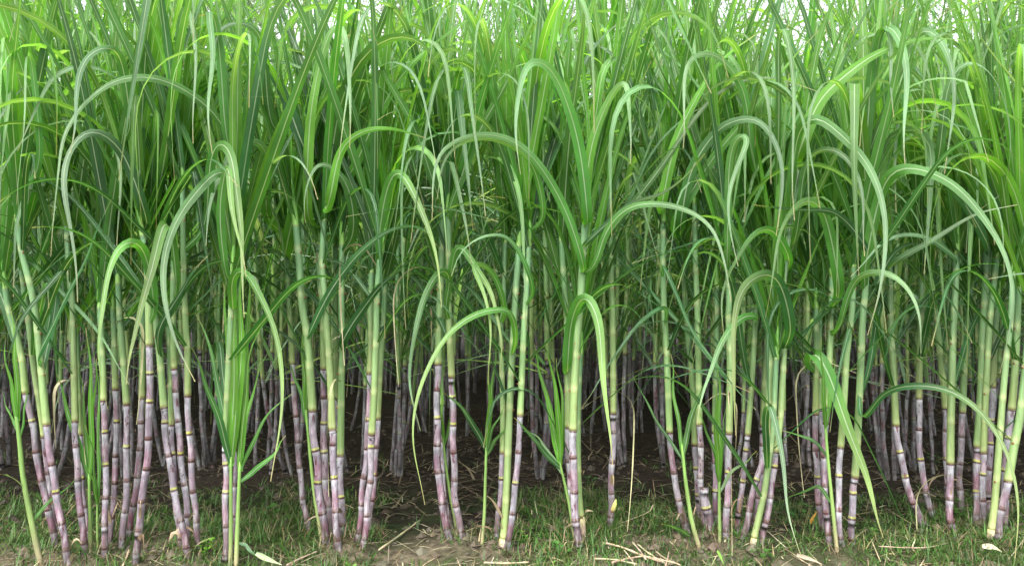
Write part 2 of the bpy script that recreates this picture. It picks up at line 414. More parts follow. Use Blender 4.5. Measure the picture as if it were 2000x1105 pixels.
# ------------------------------------------------------------------ front row, traced cane by cane
# (label, base-to-top pixel path, pixel row where bare purple stem meets green sheath, half width px)
FR = 'bare-stemmed sugarcanes of the front row'
FRONT = [
 ('sugarcane with arched purple stem nearest the left edge, sheath ending above the soil', [108,1070,103,1030,87,966,78,920,69,874,64,828,50,765,41,691,16,600,11,563], 765, 9.5),
 ('thick leaning sugarcane with red wound, right one of the pair by the left edge', [135,1108,121,1025,110,966,100,900,91,829,78,696,68,600,54,538,43,495,36,440], 829, 10),
 ('sugarcane hidden close behind the thick red-wounded cane by the left edge', [112,1048,98,956,89,870,78,790,66,715,57,637,40,513], 850, 9),
 ('sugarcane with pinkish stem rising behind the long green diagonal shoot leaf', [168,1095,160,1025,155,966,151,920,148,870,147,824,145,737,142,600,139,567,134,513,129,437], 824, 9.5),
 ('thin purple sugarcane tucked behind the pinkish one beside two slim green shoots', [176,1062,162,966,160,910,156,840,152,740,150,650], 850, 8),
 ('dull grey purple sugarcane standing straight, right of the two slim green shoots', [205,1098,204,1034,207,966,206,911,206,860,203,810,200,700,195,600], 783, 9),
 ('slim reddish sugarcane with pink bare stem under a narrow sheath, beside a hanging yellow leaf', [211,1078,217,1025,222,975,225,927,226,876,228,819,225,746,223,658,221,603], 760, 8.5),
 ('sugarcane with evenly ringed mauve stem, between the slim reddish and the dark curved cane', [235,1080,243,1011,246,970,248,922,247,874,247,828,247,787,240,691,233,600,231,553], 787, 9.5),
 ('dark purple sugarcane curving right as it rises, left of the tallest bare stem', [249,1062,258,1002,267,943,273,883,275,833,277,774,279,623,279,596], 774, 9),
 ('sugarcane with the tallest bare white-violet stem, its sheath starting halfway up the picture', [263,1103,270,1052,277,975,288,897,291,826,293,751,292,673,290,585,286,495,279,459], 673, 10.5),
 ('sugarcane with yellow ring and crimson scar leading the clump left of the leafy shoots', [372,1100,356,1032,347,988,337,943,331,899,324,851,320,797,313,705,304,623,297,567,285,480], 797, 10),
 ('sugarcane half hidden between the yellow-ringed cane and the red-streaked cane', [358,1085,345,1000,338,900,335,830,332,700,328,600], 830, 8.5),
 ('sugarcane with a long blood-red streak high on its bare stem', [366,1080,366,1011,361,952,354,899,350,851,346,797,340,719,338,614,340,477], 719, 9.5),
 ('straight ringed sugarcane on the right side of the red-streaked cane', [388,1085,383,1011,377,961,375,915,371,865,368,812,367,769,366,678,362,625,358,487,357,364], 769, 9),
 ('sugarcane with red patch just under its thick leafy top, beside the bright green shoots', [441,1105,442,1025,441,975,442,920,441,870,445,750,452,600,455,530], 868, 10),
 ('slim brown purple sugarcane standing behind the bright green leafy shoots', [455,1090,458,1010,460,900,461,828,461,790,459,700,457,600], 790, 7.5),
 ('lone slender sugarcane left of the thick white-bloomed clump, leaning left with green top', [603,1038,598,1002,591,975,587,929,582,876,579,826,575,774,571,710,568,646,566,621,560,495], 710, 8.5),
 ('thick white-bloomed sugarcane leaning left with swollen green sheath', [639,1071,632,1016,622,956,620,906,613,856,610,799,603,691,600,654,590,596,585,520,578,440], 799, 12),
 ('sugarcane with three yellow rings directly behind the thick white-bloomed cane', [647,1057,642,988,636,947,634,906,633,865,633,815,633,769,632,700,630,600,625,549,623,477], 720, 10.5),
 ('sugarcane with bright yellow ring at knee height, nearest to camera in the dense middle-left clump', [662,1084,658,1046,655,988,652,920,649,840,645,737,637,623,636,603,629,513,633,430], 840, 10.5),
 ('sugarcane with brown ringed stem and long straight pale sheath, right side of the dense clump', [670,1057,667,993,665,940,665,892,667,737,669,669,667,600,668,524,668,477], 888, 10.5),
 ('sugarcane seen as a narrow strip between two green sheaths of the dense clump', [657,1020,655,960,655,900,655,780,655,700,655,600,655,480], 775, 8.5),
 ('dark sugarcane with arched brown foot, left of three close canes', [697,1071,705,1002,708,952,714,906,717,865,719,819,721,774,722,728,724,691,724,600,726,531], 728, 9),
 ('sugarcane with yellow-ringed mauve stem, the front one of three close canes', [708,1080,716,1020,718,979,724,936,724,892,726,844,730,783,735,646,735,603,741,513,744,495], 844, 10),
 ('sugarcane peeping out on the right behind the yellow-ringed front cane', [719,1040,726,979,731,930,735,874,738,819,742,737,749,623,752,540], 819, 8.5),
 ('vivid violet sugarcane marked with maroon blotches below its sheath, beside a long curved yellow leaf', [879,1061,870,1016,861,966,856,920,854,874,854,824,854,774,856,710,859,600,862,513,864,404,864,380], 712, 11),
 ('grey purple sugarcane close behind the vivid violet one, beside a thin green shoot', [883,1036,870,988,866,940,863,897,863,797,860,740,862,640,866,540], 790, 8.5),
 ('sugarcane with ragged maroon joint, right of the thin green leaning shoot', [907,1061,895,1011,888,970,888,936,886,892,885,828,884,783,882,733,878,646,877,603,876,487,876,415], 733, 10),
 ('slender dark red sugarcane left of the fully green thick stem', [968,1061,973,1011,978,952,981,897,982,783,978,646,983,603,985,513,987,473], 885, 8.5),
 ('thick stem of young sugarcane, green all the way down into the straw tuft', [978,1080,985,1034,991,920,996,783,1003,646,1008,560,1014,480], 1071, 11),
 ('knobbly black-purple sugarcane with dry roots at its foot, beside the fully green stem', [989,1084,996,1034,1003,988,1007,938,1012,888,1015,847,1016,810,1019,737,1023,646,1027,585,1031,531,1033,480], 810, 9.5),
 ('thick sugarcane with deep violet lower joints at the centre, nearest of the tight trio', [1133,1075,1124,1016,1122,970,1120,920,1119,874,1119,838,1125,691,1133,600,1136,549,1139,488,1145,415], 838, 12),
 ('sugarcane on the left of the tight central trio, its sheath slimmer than its neighbour', [1124,1055,1117,988,1112,920,1110,874,1110,833,1109,737,1106,600,1103,574,1096,470], 833, 10),
 ('green-stemmed young sugarcane rising on the right of the central trio', [1140,1062,1137,1020,1131,966,1129,874,1130,780,1134,690], 1008, 9),
 ('solitary sugarcane with a green bud sprouting from a low joint', [1192,1035,1193,998,1194,947,1196,892,1198,847,1198,806,1197,691,1196,609,1194,567,1192,440,1190,379], 806, 9.5),
 ('white-violet sugarcane bending left above a forked green shoot', [1345,1043,1336,1016,1323,966,1316,920,1310,879,1308,844,1304,737,1300,646,1297,603,1295,531,1295,488,1296,433], 844, 10),
 ('sugarcane with hairy middle joint behind the broken purple stub', [1380,1040,1372,980,1368,938,1369,897,1368,856,1366,828,1364,691,1362,603,1358,502,1357,397], 828, 9.5),
 ('sugarcane left of and behind the hairy-jointed cane, with long pale green sheath', [1368,1022,1363,960,1359,897,1357,865,1355,783,1343,646,1340,621,1336,540], 865, 9.5),
 ('sugarcane behind the upright bright green shoot with narrow leaves', [1400,1032,1398,993,1397,938,1397,897,1396,842,1398,737,1400,640,1400,560], 842, 9),
 ('straight grey violet sugarcane immediately right of the upright narrow-leaved shoot', [1416,1062,1420,993,1421,943,1423,892,1424,842,1426,714,1423,623,1424,585,1421,510], 842, 10),
 ('thin bent sugarcane leaning right, left of the three crossing canes', [1437,1052,1444,988,1451,938,1456,883,1462,828,1469,737,1475,640,1478,585,1480,520], 850, 8.5),
 ('white-jointed sugarcane slanting right, leftmost base of the crossing canes', [1446,1068,1458,1025,1467,979,1478,935,1489,900,1496,879,1500,851,1503,737,1510,646,1512,560], 851, 9.5),
 ('green-based young sugarcane slanting right among the crossing canes', [1467,1080,1476,1034,1492,966,1500,910,1508,856,1513,780,1516,700], 1050, 9),
 ('sugarcane with black square spot on its stem, rightmost of the crossing canes', [1483,1075,1491,1039,1499,1002,1506,956,1512,915,1514,883,1523,829,1528,751,1533,646,1536,567,1538,520], 883, 9.5),
 ('sugarcane at the back of the crossing canes with reddish middle joints', [1472,1032,1483,960,1488,890,1490,830,1494,737,1500,640,1507,560], 830, 9),
 ('sugarcane with flaking rusty stem left of the dark-streaked one', [1624,1075,1617,1034,1613,988,1610,929,1610,888,1613,830,1617,787,1619,737,1623,623,1624,540], 795, 9.5),
 ('leftmost sugarcane of the rusty clump, its joints washed pale violet', [1612,1050,1600,998,1597,938,1593,892,1593,842,1593,805,1594,714,1594,600], 805, 9),
 ('sugarcane squeezed between the leftmost and the flaking cane of the rusty clump', [1608,1025,1607,950,1606,874,1602,800,1600,700,1602,610], 800, 7.5),
 ('sugarcane with long black-red streaks on white bloom, beside a slim green shoot', [1647,1080,1640,1039,1638,1002,1638,956,1639,915,1642,872,1647,806,1654,691,1656,676,1665,596,1668,520], 872, 9.5),
 ('sugarcane with ash-white lower joints crossed by a broad falling leaf', [1661,1075,1663,1039,1665,979,1667,950,1670,929,1677,806,1681,714,1685,621,1690,567,1692,500], 929, 10.5),
 ('strongly curved sugarcane leaning left out of the rotten stump', [1812,1030,1800,1018,1782,977,1766,924,1756,874,1750,831,1745,737,1740,646,1738,567,1737,500], 831, 10),
 ('curved sugarcane with four mauve joints, right of the strongly curved one', [1823,1018,1816,988,1804,943,1799,906,1796,865,1795,824,1795,778,1796,700,1798,623,1800,603,1800,520], 778, 9),
 ('straight sugarcane whose bare white-mauve stem is the shortest, left of the dense right clump', [1862,1045,1855,1007,1855,963,1856,906,1857,829,1860,714,1862,640,1866,567,1869,495], 906, 10.5),
 ('sugarcane behind and right of the short-stemmed one with brown ring and weeds at its foot', [1882,1010,1877,988,1874,938,1876,890,1878,847,1880,806,1884,714,1890,640,1894,560], 806, 9),
 ('sugarcane behind and left of the short-stemmed one, its stem bending at a pale joint', [1854,1002,1849,920,1848,874,1846,792,1836,691,1827,600,1822,567], 795, 9),
 ('thick pale lilac sugarcane at the left of the dense right clump', [1910,1034,1909,988,1909,938,1910,872,1916,783,1919,691,1922,621,1925,567,1931,477], 872, 12),
 ('narrow sugarcane pressed against the right of the thick pale lilac one', [1918,1036,1919,988,1920,938,1921,883,1925,783,1932,646,1934,620,1940,567,1947,502], 883, 9),
 ('sugarcane with pale bare stem showing above its neighbours in the dense right clump', [1928,1012,1930,938,1932,890,1934,847,1936,797,1938,746,1942,660,1948,580], 755, 10),
 ('green sheathed young sugarcane with straw-coloured foot in the dense right clump', [1932,1062,1942,988,1951,874,1958,783,1964,714,1974,623,1978,540], 1050, 9.5),
 ('sugarcane slanting right off the edge with thick chalky joints', [1946,1062,1955,1002,1962,965,1969,938,1980,874,1992,815,1999,760,2006,690,2012,600], 938, 11.5),
 ('rightmost sugarcane with bluish bare stem and long upright sheath', [1958,1043,1962,1002,1963,950,1964,892,1970,850,1976,797,1983,714,1987,623,1989,560], 797, 10),
]
SHOOTS = [  # (label, stem path px, half width px, leaves: (path px, width px, colour))
 ('young green shoot with pink foot leaning left in the bottom left corner', [80,1103,62,1020,45,930,38,860,33,820], 8,
  [([33,825,22,760,12,700,5,655],14,'b'),([35,822,32,740,28,670,22,600],16,'b'),([40,850,48,800,52,740],10,'m'),([62,1020,85,990,120,960,150,935],9,'m'),([36,850,15,800,0,760],12,'m'),([45,950,20,930,0,925],10,'p')]),
 ('slim green shoot with upright leaves, left one of the pair beside the pinkish cane', [178,1085,176,1020,174,940], 5.5,
  [([174,940,150,860,125,780,112,730],18,'m'),([174,945,168,850,160,760,150,700],12,'b'),([174,940,178,840,176,740,170,640],16,'b'),([175,930,180,820,190,700],12,'b')]),
 ('slim pale green shoot, right one of the pair beside the pinkish cane', [191,1088,190,1030,190,980], 3.5,
  [([190,985,182,900,170,830],10,'m'),([190,985,192,880,190,760,183,660],16,'m'),([190,984,178,930,160,895],9,'m')]),
 ('yellow-green shoot topped by a tall fan of bright leaves beside a red-patched cane', [450,1106,451,1020,451,910], 6,
  [([451,910,445,800,444,700,440,540],22,'b'),([451,905,455,780,458,680,458,500],26,'b'),([452,900,464,780,470,680,472,505],26,'b'),([452,905,450,780,452,680,450,520],24,'m'),([451,900,435,800,420,720,396,640,384,612],18,'g'),([451,905,425,810,398,740,374,678],19,'g'),([452,900,462,760,482,660,496,600],16,'b')]),
 ('stout green shoot with leaves fanning right, next to the tall bright leaf fan', [461,1106,464,1020,468,920], 6.5,
  [([468,920,474,800,480,700,487,530],26,'b'),([468,915,480,820,500,740,525,690],14,'b'),([468,920,490,870,530,800,575,765],12,'m'),([470,940,495,920,530,890,560,850],14,'m'),([466,1060,480,1065,500,1085,520,1095],10,'p'),([468,920,464,800,462,690,464,540],24,'b'),([468,910,478,790,490,690,520,610],16,'b')]),
 ('long green shoot hugging the left side of the thick white-bloomed cane', [630,1065,620,1000,612,950,603,860,598,806], 5.5,
  [([598,806,592,700,588,600],14,'b'),([598,808,600,720,608,640],12,'b'),([600,830,585,760,560,700],12,'m')]),
 ('thin green shoot leaning left between the vivid violet and the ragged-jointed cane', [893,1052,886,1000,879,966,870,900,866,860], 4.5,
  [([866,862,858,790,845,720],9,'m'),([868,870,885,800,890,730],9,'m'),([866,860,862,800,862,740],10,'b')]),
 ('tall green shoot with V of dark leaves in front of the dark gap at centre-left', [941,1066,946,1002,948,938,950,876], 5,
  [([950,880,925,830,895,790,868,765],17,'d'),([950,880,958,800,965,720,968,650],14,'b'),([950,876,956,780,955,690],12,'b'),([950,890,975,850,1000,830],12,'m'),([950,885,965,830,990,790],9,'m')]),
 ('green shoot with long upright leaves leaning left, at the foot of the central trio', [1124,1066,1116,1010,1108,966,1094,906], 5,
  [([1094,906,1078,820,1060,740,1040,670],20,'b'),([1094,908,1092,820,1080,740,1070,670],16,'b'),([1096,915,1060,880,1030,840,1000,815],15,'g'),([1098,925,1070,880,1045,850,1020,840],11,'p'),([1095,905,1100,820,1088,700],12,'b')]),
 ('forked green shoot with swollen base at the right of the bending white-violet cane', [1366,1070,1350,1011,1339,938,1334,890], 6.5,
  [([1334,892,1325,820,1316,760,1310,690],13,'b'),([1334,892,1345,840,1362,780,1400,715],18,'m'),([1335,900,1310,860,1270,800,1240,735],12,'g'),([1345,1045,1325,1032,1293,1022],11,'g')]),
 ('upright bright green shoot with narrow leaves between two straight canes', [1406,1068,1405,1000,1405,943], 5,
  [([1405,943,1406,860,1405,780,1400,700],16,'b'),([1405,943,1412,860,1418,790],10,'m'),([1405,945,1395,880,1375,830,1360,800],11,'m'),([1406,960,1430,920,1460,900,1480,880],9,'p'),([1405,943,1400,850,1395,740],14,'b')]),
 ('slim green shoot between the flaking rusty cane and the dark-streaked cane', [1635,1078,1626,988,1617,897,1613,840], 5.5,
  [([1613,840,1610,780,1606,720,1604,660],12,'b'),([1613,840,1622,770,1628,700],12,'b'),([1616,890,1590,860,1560,850,1530,840],11,'g'),([1626,985,1600,950,1570,960,1520,980],10,'m')]),
]
# traced leaves: (base-to-tip px, width px, colour, tip colour or None, how far the tip comes forward)
LEAVES = [
 ([75,330,66,150,57,95,50,150,44,260,38,400],16,'m','p',.2), ([255,240,238,130,215,92,172,112,148,190,138,300],24,'m','p',.25),
 ([430,235,340,165,255,150,190,180,130,250,110,330,105,500],20,'m','p',.3), ([285,420,240,300,180,252,140,285,127,345,136,440,150,590],25,'d','p',.3),
 ([150,420,165,300,188,250,215,262,230,310,232,380,233,480],23,'m','p',.2), ([300,600,285,500,262,470,232,485,208,540,196,620,193,690,208,800],26,'m','y',.35),
 ([345,560,335,470,322,432,300,520,272,600,257,680,252,750],27,'m','y',.35), ([470,400,440,330,395,362,345,425,322,500,325,590,345,680,378,745],24,'m','p',.3),
 ([520,420,525,320,505,275,455,290,430,340,412,400,400,480],24,'m','p',.3), ([400,440,410,310,432,280,455,310,465,400,470,500,482,620],27,'m','y',.35),
 ([440,530,430,400,442,322,455,400,465,470,478,540],24,'m','y',.3), ([455,600,452,545,475,528,512,585,540,660,550,780,546,860,530,940],20,'m','y',.35),
 ([345,240,350,60,366,10,378,80,380,160,380,280],18,'m','p',.2), ([440,250,425,60,408,14,414,100,408,200,416,300],22,'m','p',.2),
 ([530,240,510,80,478,46,435,55,415,100,412,180],20,'m','p',.25), ([600,420,605,250,632,90,660,42,680,100,686,200,680,290],27,'b','p',.25),
 ([690,450,678,360,640,322,612,328,596,370,600,435],24,'m','p',.25), ([640,400,665,300,705,258,765,252,835,270],25,'b','b',.15),
 ([740,470,755,370,776,335,810,380,835,440,852,520,866,600],23,'m','y',.3), ([870,600,878,540,860,530,828,585,807,660,803,750,818,840],18,'m','p',.3),
 ([1008,660,1000,612,975,603,920,617,866,660,832,725,812,800,808,880,826,985],18,'m','y',.4),
 ([1140,520,1105,410,1055,325,1000,275,935,262,870,290,846,350,840,430],22,'m','p',.3), ([1060,420,1040,320,975,275,910,275,870,315,850,390],18,'m','p',.25),
 ([1108,720,1115,640,1130,590,1146,580,1166,625,1176,700,1185,790,1193,910],29,'m','y',.3), ([880,540,895,480,930,525,963,575,975,650,978,730],17,'m','y',.25),
 ([1040,560,1000,470,950,460,905,485,885,540],12,'m','p',.2), ([985,600,960,530,925,515,945,570,957,650,957,750],15,'m','y',.25),
 ([1148,430,1130,280,1105,190,1075,135,1040,118,1018,150,1010,240,1015,340],28,'m','p',.3), ([1142,420,1155,290,1185,200,1220,158,1230,200,1228,320],24,'b','p',.2),
 ([1330,440,1350,330,1400,255,1440,235,1480,232,1512,270,1527,340,1518,460],26,'m','p',.3), ([1160,520,1185,450,1230,405,1290,398,1350,415,1395,450,1418,510,1424,590],19,'m','p',.3),
 ([1545,640,1525,560,1498,535,1460,555,1438,610,1430,700,1441,850],28,'d','y',.35), ([1540,500,1510,450,1470,460,1432,520,1412,590,1410,680],21,'m','p',.25),
 ([1480,620,1450,620,1410,670,1380,740,1364,830],18,'m','p',.3), ([1555,460,1570,340,1600,292,1648,302,1680,370,1692,500],19,'m','p',.25),
 ([1545,400,1555,270,1585,225,1640,260,1700,325,1727,420,1720,560,1698,655],25,'m','p',.35), ([1690,520,1720,380,1745,330,1790,328,1860,358,1920,420,1965,495,1978,570,1970,650,1955,730],28,'m','p',.4),
 ([1581,708,1588,687,1608,712,1640,785,1672,880,1702,965,1728,1050],31,'m','y',.2), ([1497,880,1496,820,1505,788,1518,850,1532,930,1545,1010,1562,1085],17,'d','p',.3),
 ([1684,820,1730,765,1800,752,1870,770,1930,820,1970,890,1986,980,1984,1090],16,'d','y',.45), ([1690,300,1710,90,1727,52,1740,100,1743,160,1742,230],25,'m','p',.2),
 ([1700,250,1718,80,1738,50,1760,90,1770,180,1768,320],25,'m','p',.25), ([1760,280,1780,90,1812,52,1845,90,1860,150,1860,230,1848,340],25,'m','p',.25),
 ([1830,330,1850,170,1890,115,1940,145,1968,215,1972,300,1958,400],21,'m','p',.25), ([1520,260,1522,80,1532,48,1545,120,1549,260,1553,430],15,'m','p',.2),
 ([1470,310,1455,190,1420,125,1382,104,1348,120,1334,180,1336,290],21,'m','p',.25), ([1640,560,1610,420,1572,392,1532,440,1510,520,1497,620],27,'m','p',.3),
 ([1640,640,1665,555,1700,532,1750,540,1788,590,1800,690],21,'m','p',.25), ([1420,500,1425,330,1440,266,1462,268,1440,320,1424,390,1440,520],19,'m','p',.25),
 ([668,672,695,620,735,570,778,528,824,484],23,'d',None,.15), ([605,650,645,567,690,508,750,456,795,441,832,452,856,480],21,'d','g',.25),
 ([74,694,105,632,141,556,176,485,216,390],22,'d',None,.15), ([308,654,333,603,365,550,405,500],21,'d',None,.15),
 ([1560,300,1595,205,1650,150,1720,100,1800,76,1890,80],34,'b','b',.1), ([690,330,735,230,800,130,880,60,980,10],27,'b','b',.1),
 ([330,300,300,150,240,60,170,-20],24,'m','b',.1), ([600,300,540,160,470,60,420,-10],30,'d','m',.1), ([1180,470,1290,330,1390,190,1500,150,1600,180],16,'m','p',.15),
 ([1320,430,1380,330,1440,250,1520,150,1600,60],26,'m','b',.1), ([1292,400,1330,250,1400,130,1500,50],26,'b','b',.1),
 ([560,480,600,300,640,160,700,40],30,'b','b',.1), ([855,380,800,230,740,120,700,-10],24,'m','b',.1), ([880,400,940,250,1000,140,1060,20],24,'m','b',.1),
 ([1865,500,1800,460,1730,470,1660,540],18,'g','p',.2), ([1925,470,1880,390,1800,330,1730,350],22,'d','g',.2), ([1740,520,1820,470,1900,420,1990,400],20,'g','p',.2),
 ([1700,500,1640,420,1560,410,1470,400],18,'d','g',.2), ([1298,600,1240,640,1180,730,1130,800],11,'g','p',.2), ([1295,520,1350,640,1420,740,1480,800],12,'d','g',.2),
 ([1150,470,1230,400,1300,375,1380,300],14,'g','p',.15), ([40,500,110,560,200,660,250,750],13,'g','p',.15), ([130,520,60,600,0,720],15,'d','g',.15),
]
def pts(flat, D0, D1=None):
    n = len(flat) // 2
    return [at(flat[2*i], flat[2*i+1], D0 + ((D1 if D1 is not None else D0) - D0) * (i / (n - 1)) ** 0.9) for i in range(n)]
VIEW = Vector((0, -1, 0))
def traced_blade(mb, P, W, col, tipc, R, n=None):
    pa = Path(P, 10); n = (n or 26) + 18
    Q = [pa.at(pa.len * i / (n - 1)) for i in range(n)]
    w0 = R.uniform(0, 6)
    Q = [q + Vector((math.sin(w0 + i * 0.33), 0.6 * math.sin(w0 * 2 + i * 0.27), 0)) * 0.006 * (i / n) for i, q in enumerate(Q)]
    for _ in range(3): Q = [Q[0]] + [Q[i-1] * 0.25 + Q[i] * 0.5 + Q[i+1] * 0.25 for i in range(1, n - 1)] + [Q[-1]]
    S = []
    q0, q1 = R.uniform(-0.7, 0.7), R.uniform(-0.9, 0.9)
    prev = None
    for i, p in enumerate(Q):
        T = (Q[min(n-1, i+1)] - Q[max(0, i-1)]).normalized()
        s = T.cross(VIEW)
        if s.length < 0.15: s = prev.copy() if prev else Vector((1, 0, 0))
        s.normalize()
        nn = T.cross(s); a = q0 + (q1 - q0) * i / n
        s = s * math.cos(a) + nn * math.sin(a)
        if prev and s.dot(prev) < 0: s = -s
        prev = s; S.append(s)
    blade(mb, Q, W, col, 0.3, S, 4, tipc)

fronts = []
for idx, (label, flat, py, rp) in enumerate(FRONT):
    R = random.Random(100 + idx)
    D = ground_depth(flat[1])
    for _ in range(3):
        b = at(flat[0], flat[1], D); D = F * (H - gz(b.x, D)) / (flat[1] - HOR) 
    lean = R.uniform(-0.06, 0.06)
    P = []
    for i in range(0, len(flat), 2):
        p = at(flat[i], flat[i+1], D)
        P.append(at(flat[i], flat[i+1], D + lean * (p.z)))
    base = P[0].copy()
    root = empty('sugarcane', base, label, 'sugarcane', FR)
    P = [p - base for p in P]
    path = Path(P)
    r = rp * D / F * 0.63
    zt = at(flat[0], py, D).z - base.z
    sp = max(0.05, path.at_z(zt)); s1 = path.len
    if py < 1000:
        mb, _ = stem_mb(path, sp, r, R, 12); link('stem', mb.mesh('stem', M_STEM), root)
        mb, col = sheath_mb(path, sp - 0.002, s1, r, R, 12)
    else:
        mb = MB(); tube(mb, [(path.at(s), r * q, c) for s, q, c in ((-0.03, 1.1, (0.35, 0.2, 0.16)), (0.0, 1.12, (0.45, 0.27, 0.22)), (sp * 0.6, 1.05, (0.55, 0.42, 0.3)), (sp, 1.08, (0.5, 0.5, 0.2)))], 12)
        link('stem', mb.mesh('stem', M_STEM), root)
        mb, col = sheath_mb(path, sp - 0.002, s1, r, R, 12)
    link('leaf_sheath', mb.mesh('leaf_sheath', M_SHEATH), root)
    out = []
    cane_leaves(path, col, s1, R, out, az0=R.uniform(-0.9, 0.9), density=1.0, hi=True, scale=R.uniform(0.8, 1.05))
    for m_ in out: link('leaf', m_.mesh('leaf', M_LEAF), root)
    for k in range(R.choice([0, 0, 1, 1, 2])):     # papery husks and root bits clinging to the lowest joints
        mb = MB(); q = R.uniform(0.0, 0.16); a_ = R.uniform(-3.1, 0.1)
        grow_leaf(mb, path.at(q) + Vector((math.cos(a_), math.sin(a_), 0)) * r * 0.7, a_, math.radians(R.uniform(55, 84)), R.uniform(0.04, 0.12), R.uniform(0.006, 0.014), R.uniform(0.4, 0.9), math.radians(R.uniform(-60, 60)), R.uniform(-2, 2), jit((0.30, 0.23, 0.14), R, 0.3), 10, 2, R=R)
        link('dry_husk', mb.mesh('dry_husk', M_STRAW), root)
    for k in range(R.choice([0, 0, 0, 1, 1])):
        mb = MB(); q = R.uniform(sp + 0.05, s1)
        grow_leaf(mb, path.at(q), R.uniform(0, 6.28), math.radians(R.uniform(20, 60)), R.uniform(0.3, 0.75), R.uniform(0.004, 0.010), 0.3, math.radians(-86), R.uniform(-3, 3), jit((0.42, 0.38, 0.22), R), 22, 2, R=R)
        link('dead_leaf', mb.mesh('dead_leaf', M_STRAW), root, 'dry straw coloured leaf hanging down')
    fronts.append((root, base, path, sp, s1, D))

BUMPS += [(t[1].x, t[1].y) for t in fronts]
def nearest(u, v):
    best = None
    for t in fronts:
        root, base, path, sp, s1, D = t
        k = 0
        for s in np.linspace(max(sp, s1 - 0.45), s1 + 0.3, 10):
            q = to_px(base + path.at(s))
            d = abs(q[0] - u) + 0.5 * abs(q[1] - (v + 20)) + (30 if q[1] < v else 0)
            if best is None or d < best[0]: best = (d, t, s)
    return best
for idx, (flat, w, c, tc_, pull) in enumerate(LEAVES):
    R = random.Random(900 + idx)
    d, t, s = nearest(flat[0], flat[1])
    root, base, path, sp, s1, D = t
    D = min(D, 2.62) - 0.10
    P = pts(flat, D, D - pull)
    start = base + path.at(s)
    if (start - P[0]).length > 0.02: P = [start] + P
    P = [p - base for p in P]
    mb = MB()
    col = jit(LC[c], R, 0.08); tip = jit(LC[tc_], R, 0.08) if tc_ else None
    traced_blade(mb, P, w * D / F * 0.77, col, tip, R)
    link('leaf', mb.mesh('leaf', M_LEAF), root)

def make_shoot(label, flat, rp, leaves, R):
    D = ground_depth(flat[1])
    P = pts(flat, D); base = P[0].copy(); base.z = P[0].z
    root = empty('sugarcane_shoot', base, label, 'sugarcane shoot', 'young shoots sprouting among the front canes')
    path = Path([p - base for p in P]); r = rp * D / F * 0.62
    mb = MB(); rings = []
    for k in range(12):
        f = k / 11; s = -0.02 + (path.len + 0.02) * f
        c = mixv((0.36, 0.25, 0.18), (0.22, 0.33, 0.10), min(1, f * 3)); c = mixv(c, (0.14, 0.32, 0.06), max(0, f - 0.4))
        rings.append((path.at(s), r * (1.15 - 0.4 * f) * (1.07 if k in (4, 8) else 1), c))
    rings.append((path.at(path.len + 0.04), r * 0.3, (0.2, 0.42, 0.06)))
    tube(mb, rings, 10); link('stem', mb.mesh('stem', M_SHEATH), root)
    for lf, w, c in leaves:
        pull = R.uniform(-0.12, 0.2)
        Q = [p - base for p in pts(lf, D, D - pull)]
        mb = MB(); traced_blade(mb, Q, w * D / F * 0.70, jit(LC[c], R, 0.1), mixv(LC[c], LC['b'], 0.6), R, 18)
        link('leaf', mb.mesh('leaf', M_LEAF), root)
for i, s in enumerate(SHOOTS): make_shoot(*s, random.Random(300 + i))

# broken stub of cane and bud on the solitary cane
D = ground_depth(1052); P = pts([1391,1052,1384,1011,1377,975,1375,945], D); base = P[0].copy()
root = empty('cane_stub', base, 'short broken purple cane stub with pointed top, standing among canes', 'cane stub')
mb, _ = stem_mb(Path([p - base for p in P]), (P[-1] - P[0]).length - 0.01, 0.0165, random.Random(5), 12)
link('stem', mb.mesh('stem', M_STEM), root)
for t in fronts:
    if 'bud sprouting' in t[0]['label']:
        q = t[2].at_z(at(1193, 998, t[5]).z - t[1].z); p = t[2].at(q)
        mb = MB(); tube(mb, [(p + Vector((0.002, -0.004, 0)), 0.008, (0.4, 0.2, 0.16)), (p + Vector((0.008, -0.011, 0.012)), 0.009, (0.45, 0.4, 0.14)), (p + Vector((0.014, -0.013, 0.032)), 0.007, (0.45, 0.52, 0.13)), (p + Vector((0.017, -0.012, 0.046)), 0.0015, (0.55, 0.6, 0.15))], 8)
        link('bud', mb.mesh('bud', M_SHEATH), t[0])

# ------------------------------------------------------------------ canes of the rows behind
def proto_data(seed, hi):
    R = random.Random(seed)
    h1 = R.uniform(1.15, 1.75); bend = R.uniform(-0.06, 0.06); by = R.uniform(-0.06, 0.06)
    P = [Vector((0, 0, 0)), Vector((bend * 0.75, by * 0.75, 0.22)), Vector((bend * 1.2, by, 0.5)), Vector((bend * 1.3, by, 0.9)), Vector((bend * 1.3 + R.uniform(-.04, .04), by, h1))]
    path = Path(P, 6); sp = R.uniform(0.28, 0.60); r = R.uniform(0.0085, 0.0110)
    st, _ = stem_mb(path, sp, r, R, 8 if hi else 6, not hi)
    st.c = [tuple(x * 0.62 for x in mixv(c, (0.25, 0.25, 0.25), 0.35)) for c in st.c]   # older, greyer, less waxy stems; shade inside the field also painted into their colour
    sh, col = sheath_mb(path, sp - 0.002, path.len, r, R, 8 if hi else 6)
    out = []
    cane_leaves(path, col, path.len, R, out, density=1.0, hi=False, scale=R.uniform(0.9, 1.15), low=0.85, extra=0 if hi else 2, skirt=8 if hi else 11)
    return st, sh, out
PROTO = []
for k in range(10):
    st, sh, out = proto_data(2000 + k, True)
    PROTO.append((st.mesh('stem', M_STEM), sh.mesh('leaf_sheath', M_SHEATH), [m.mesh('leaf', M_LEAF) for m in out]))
FAR = []
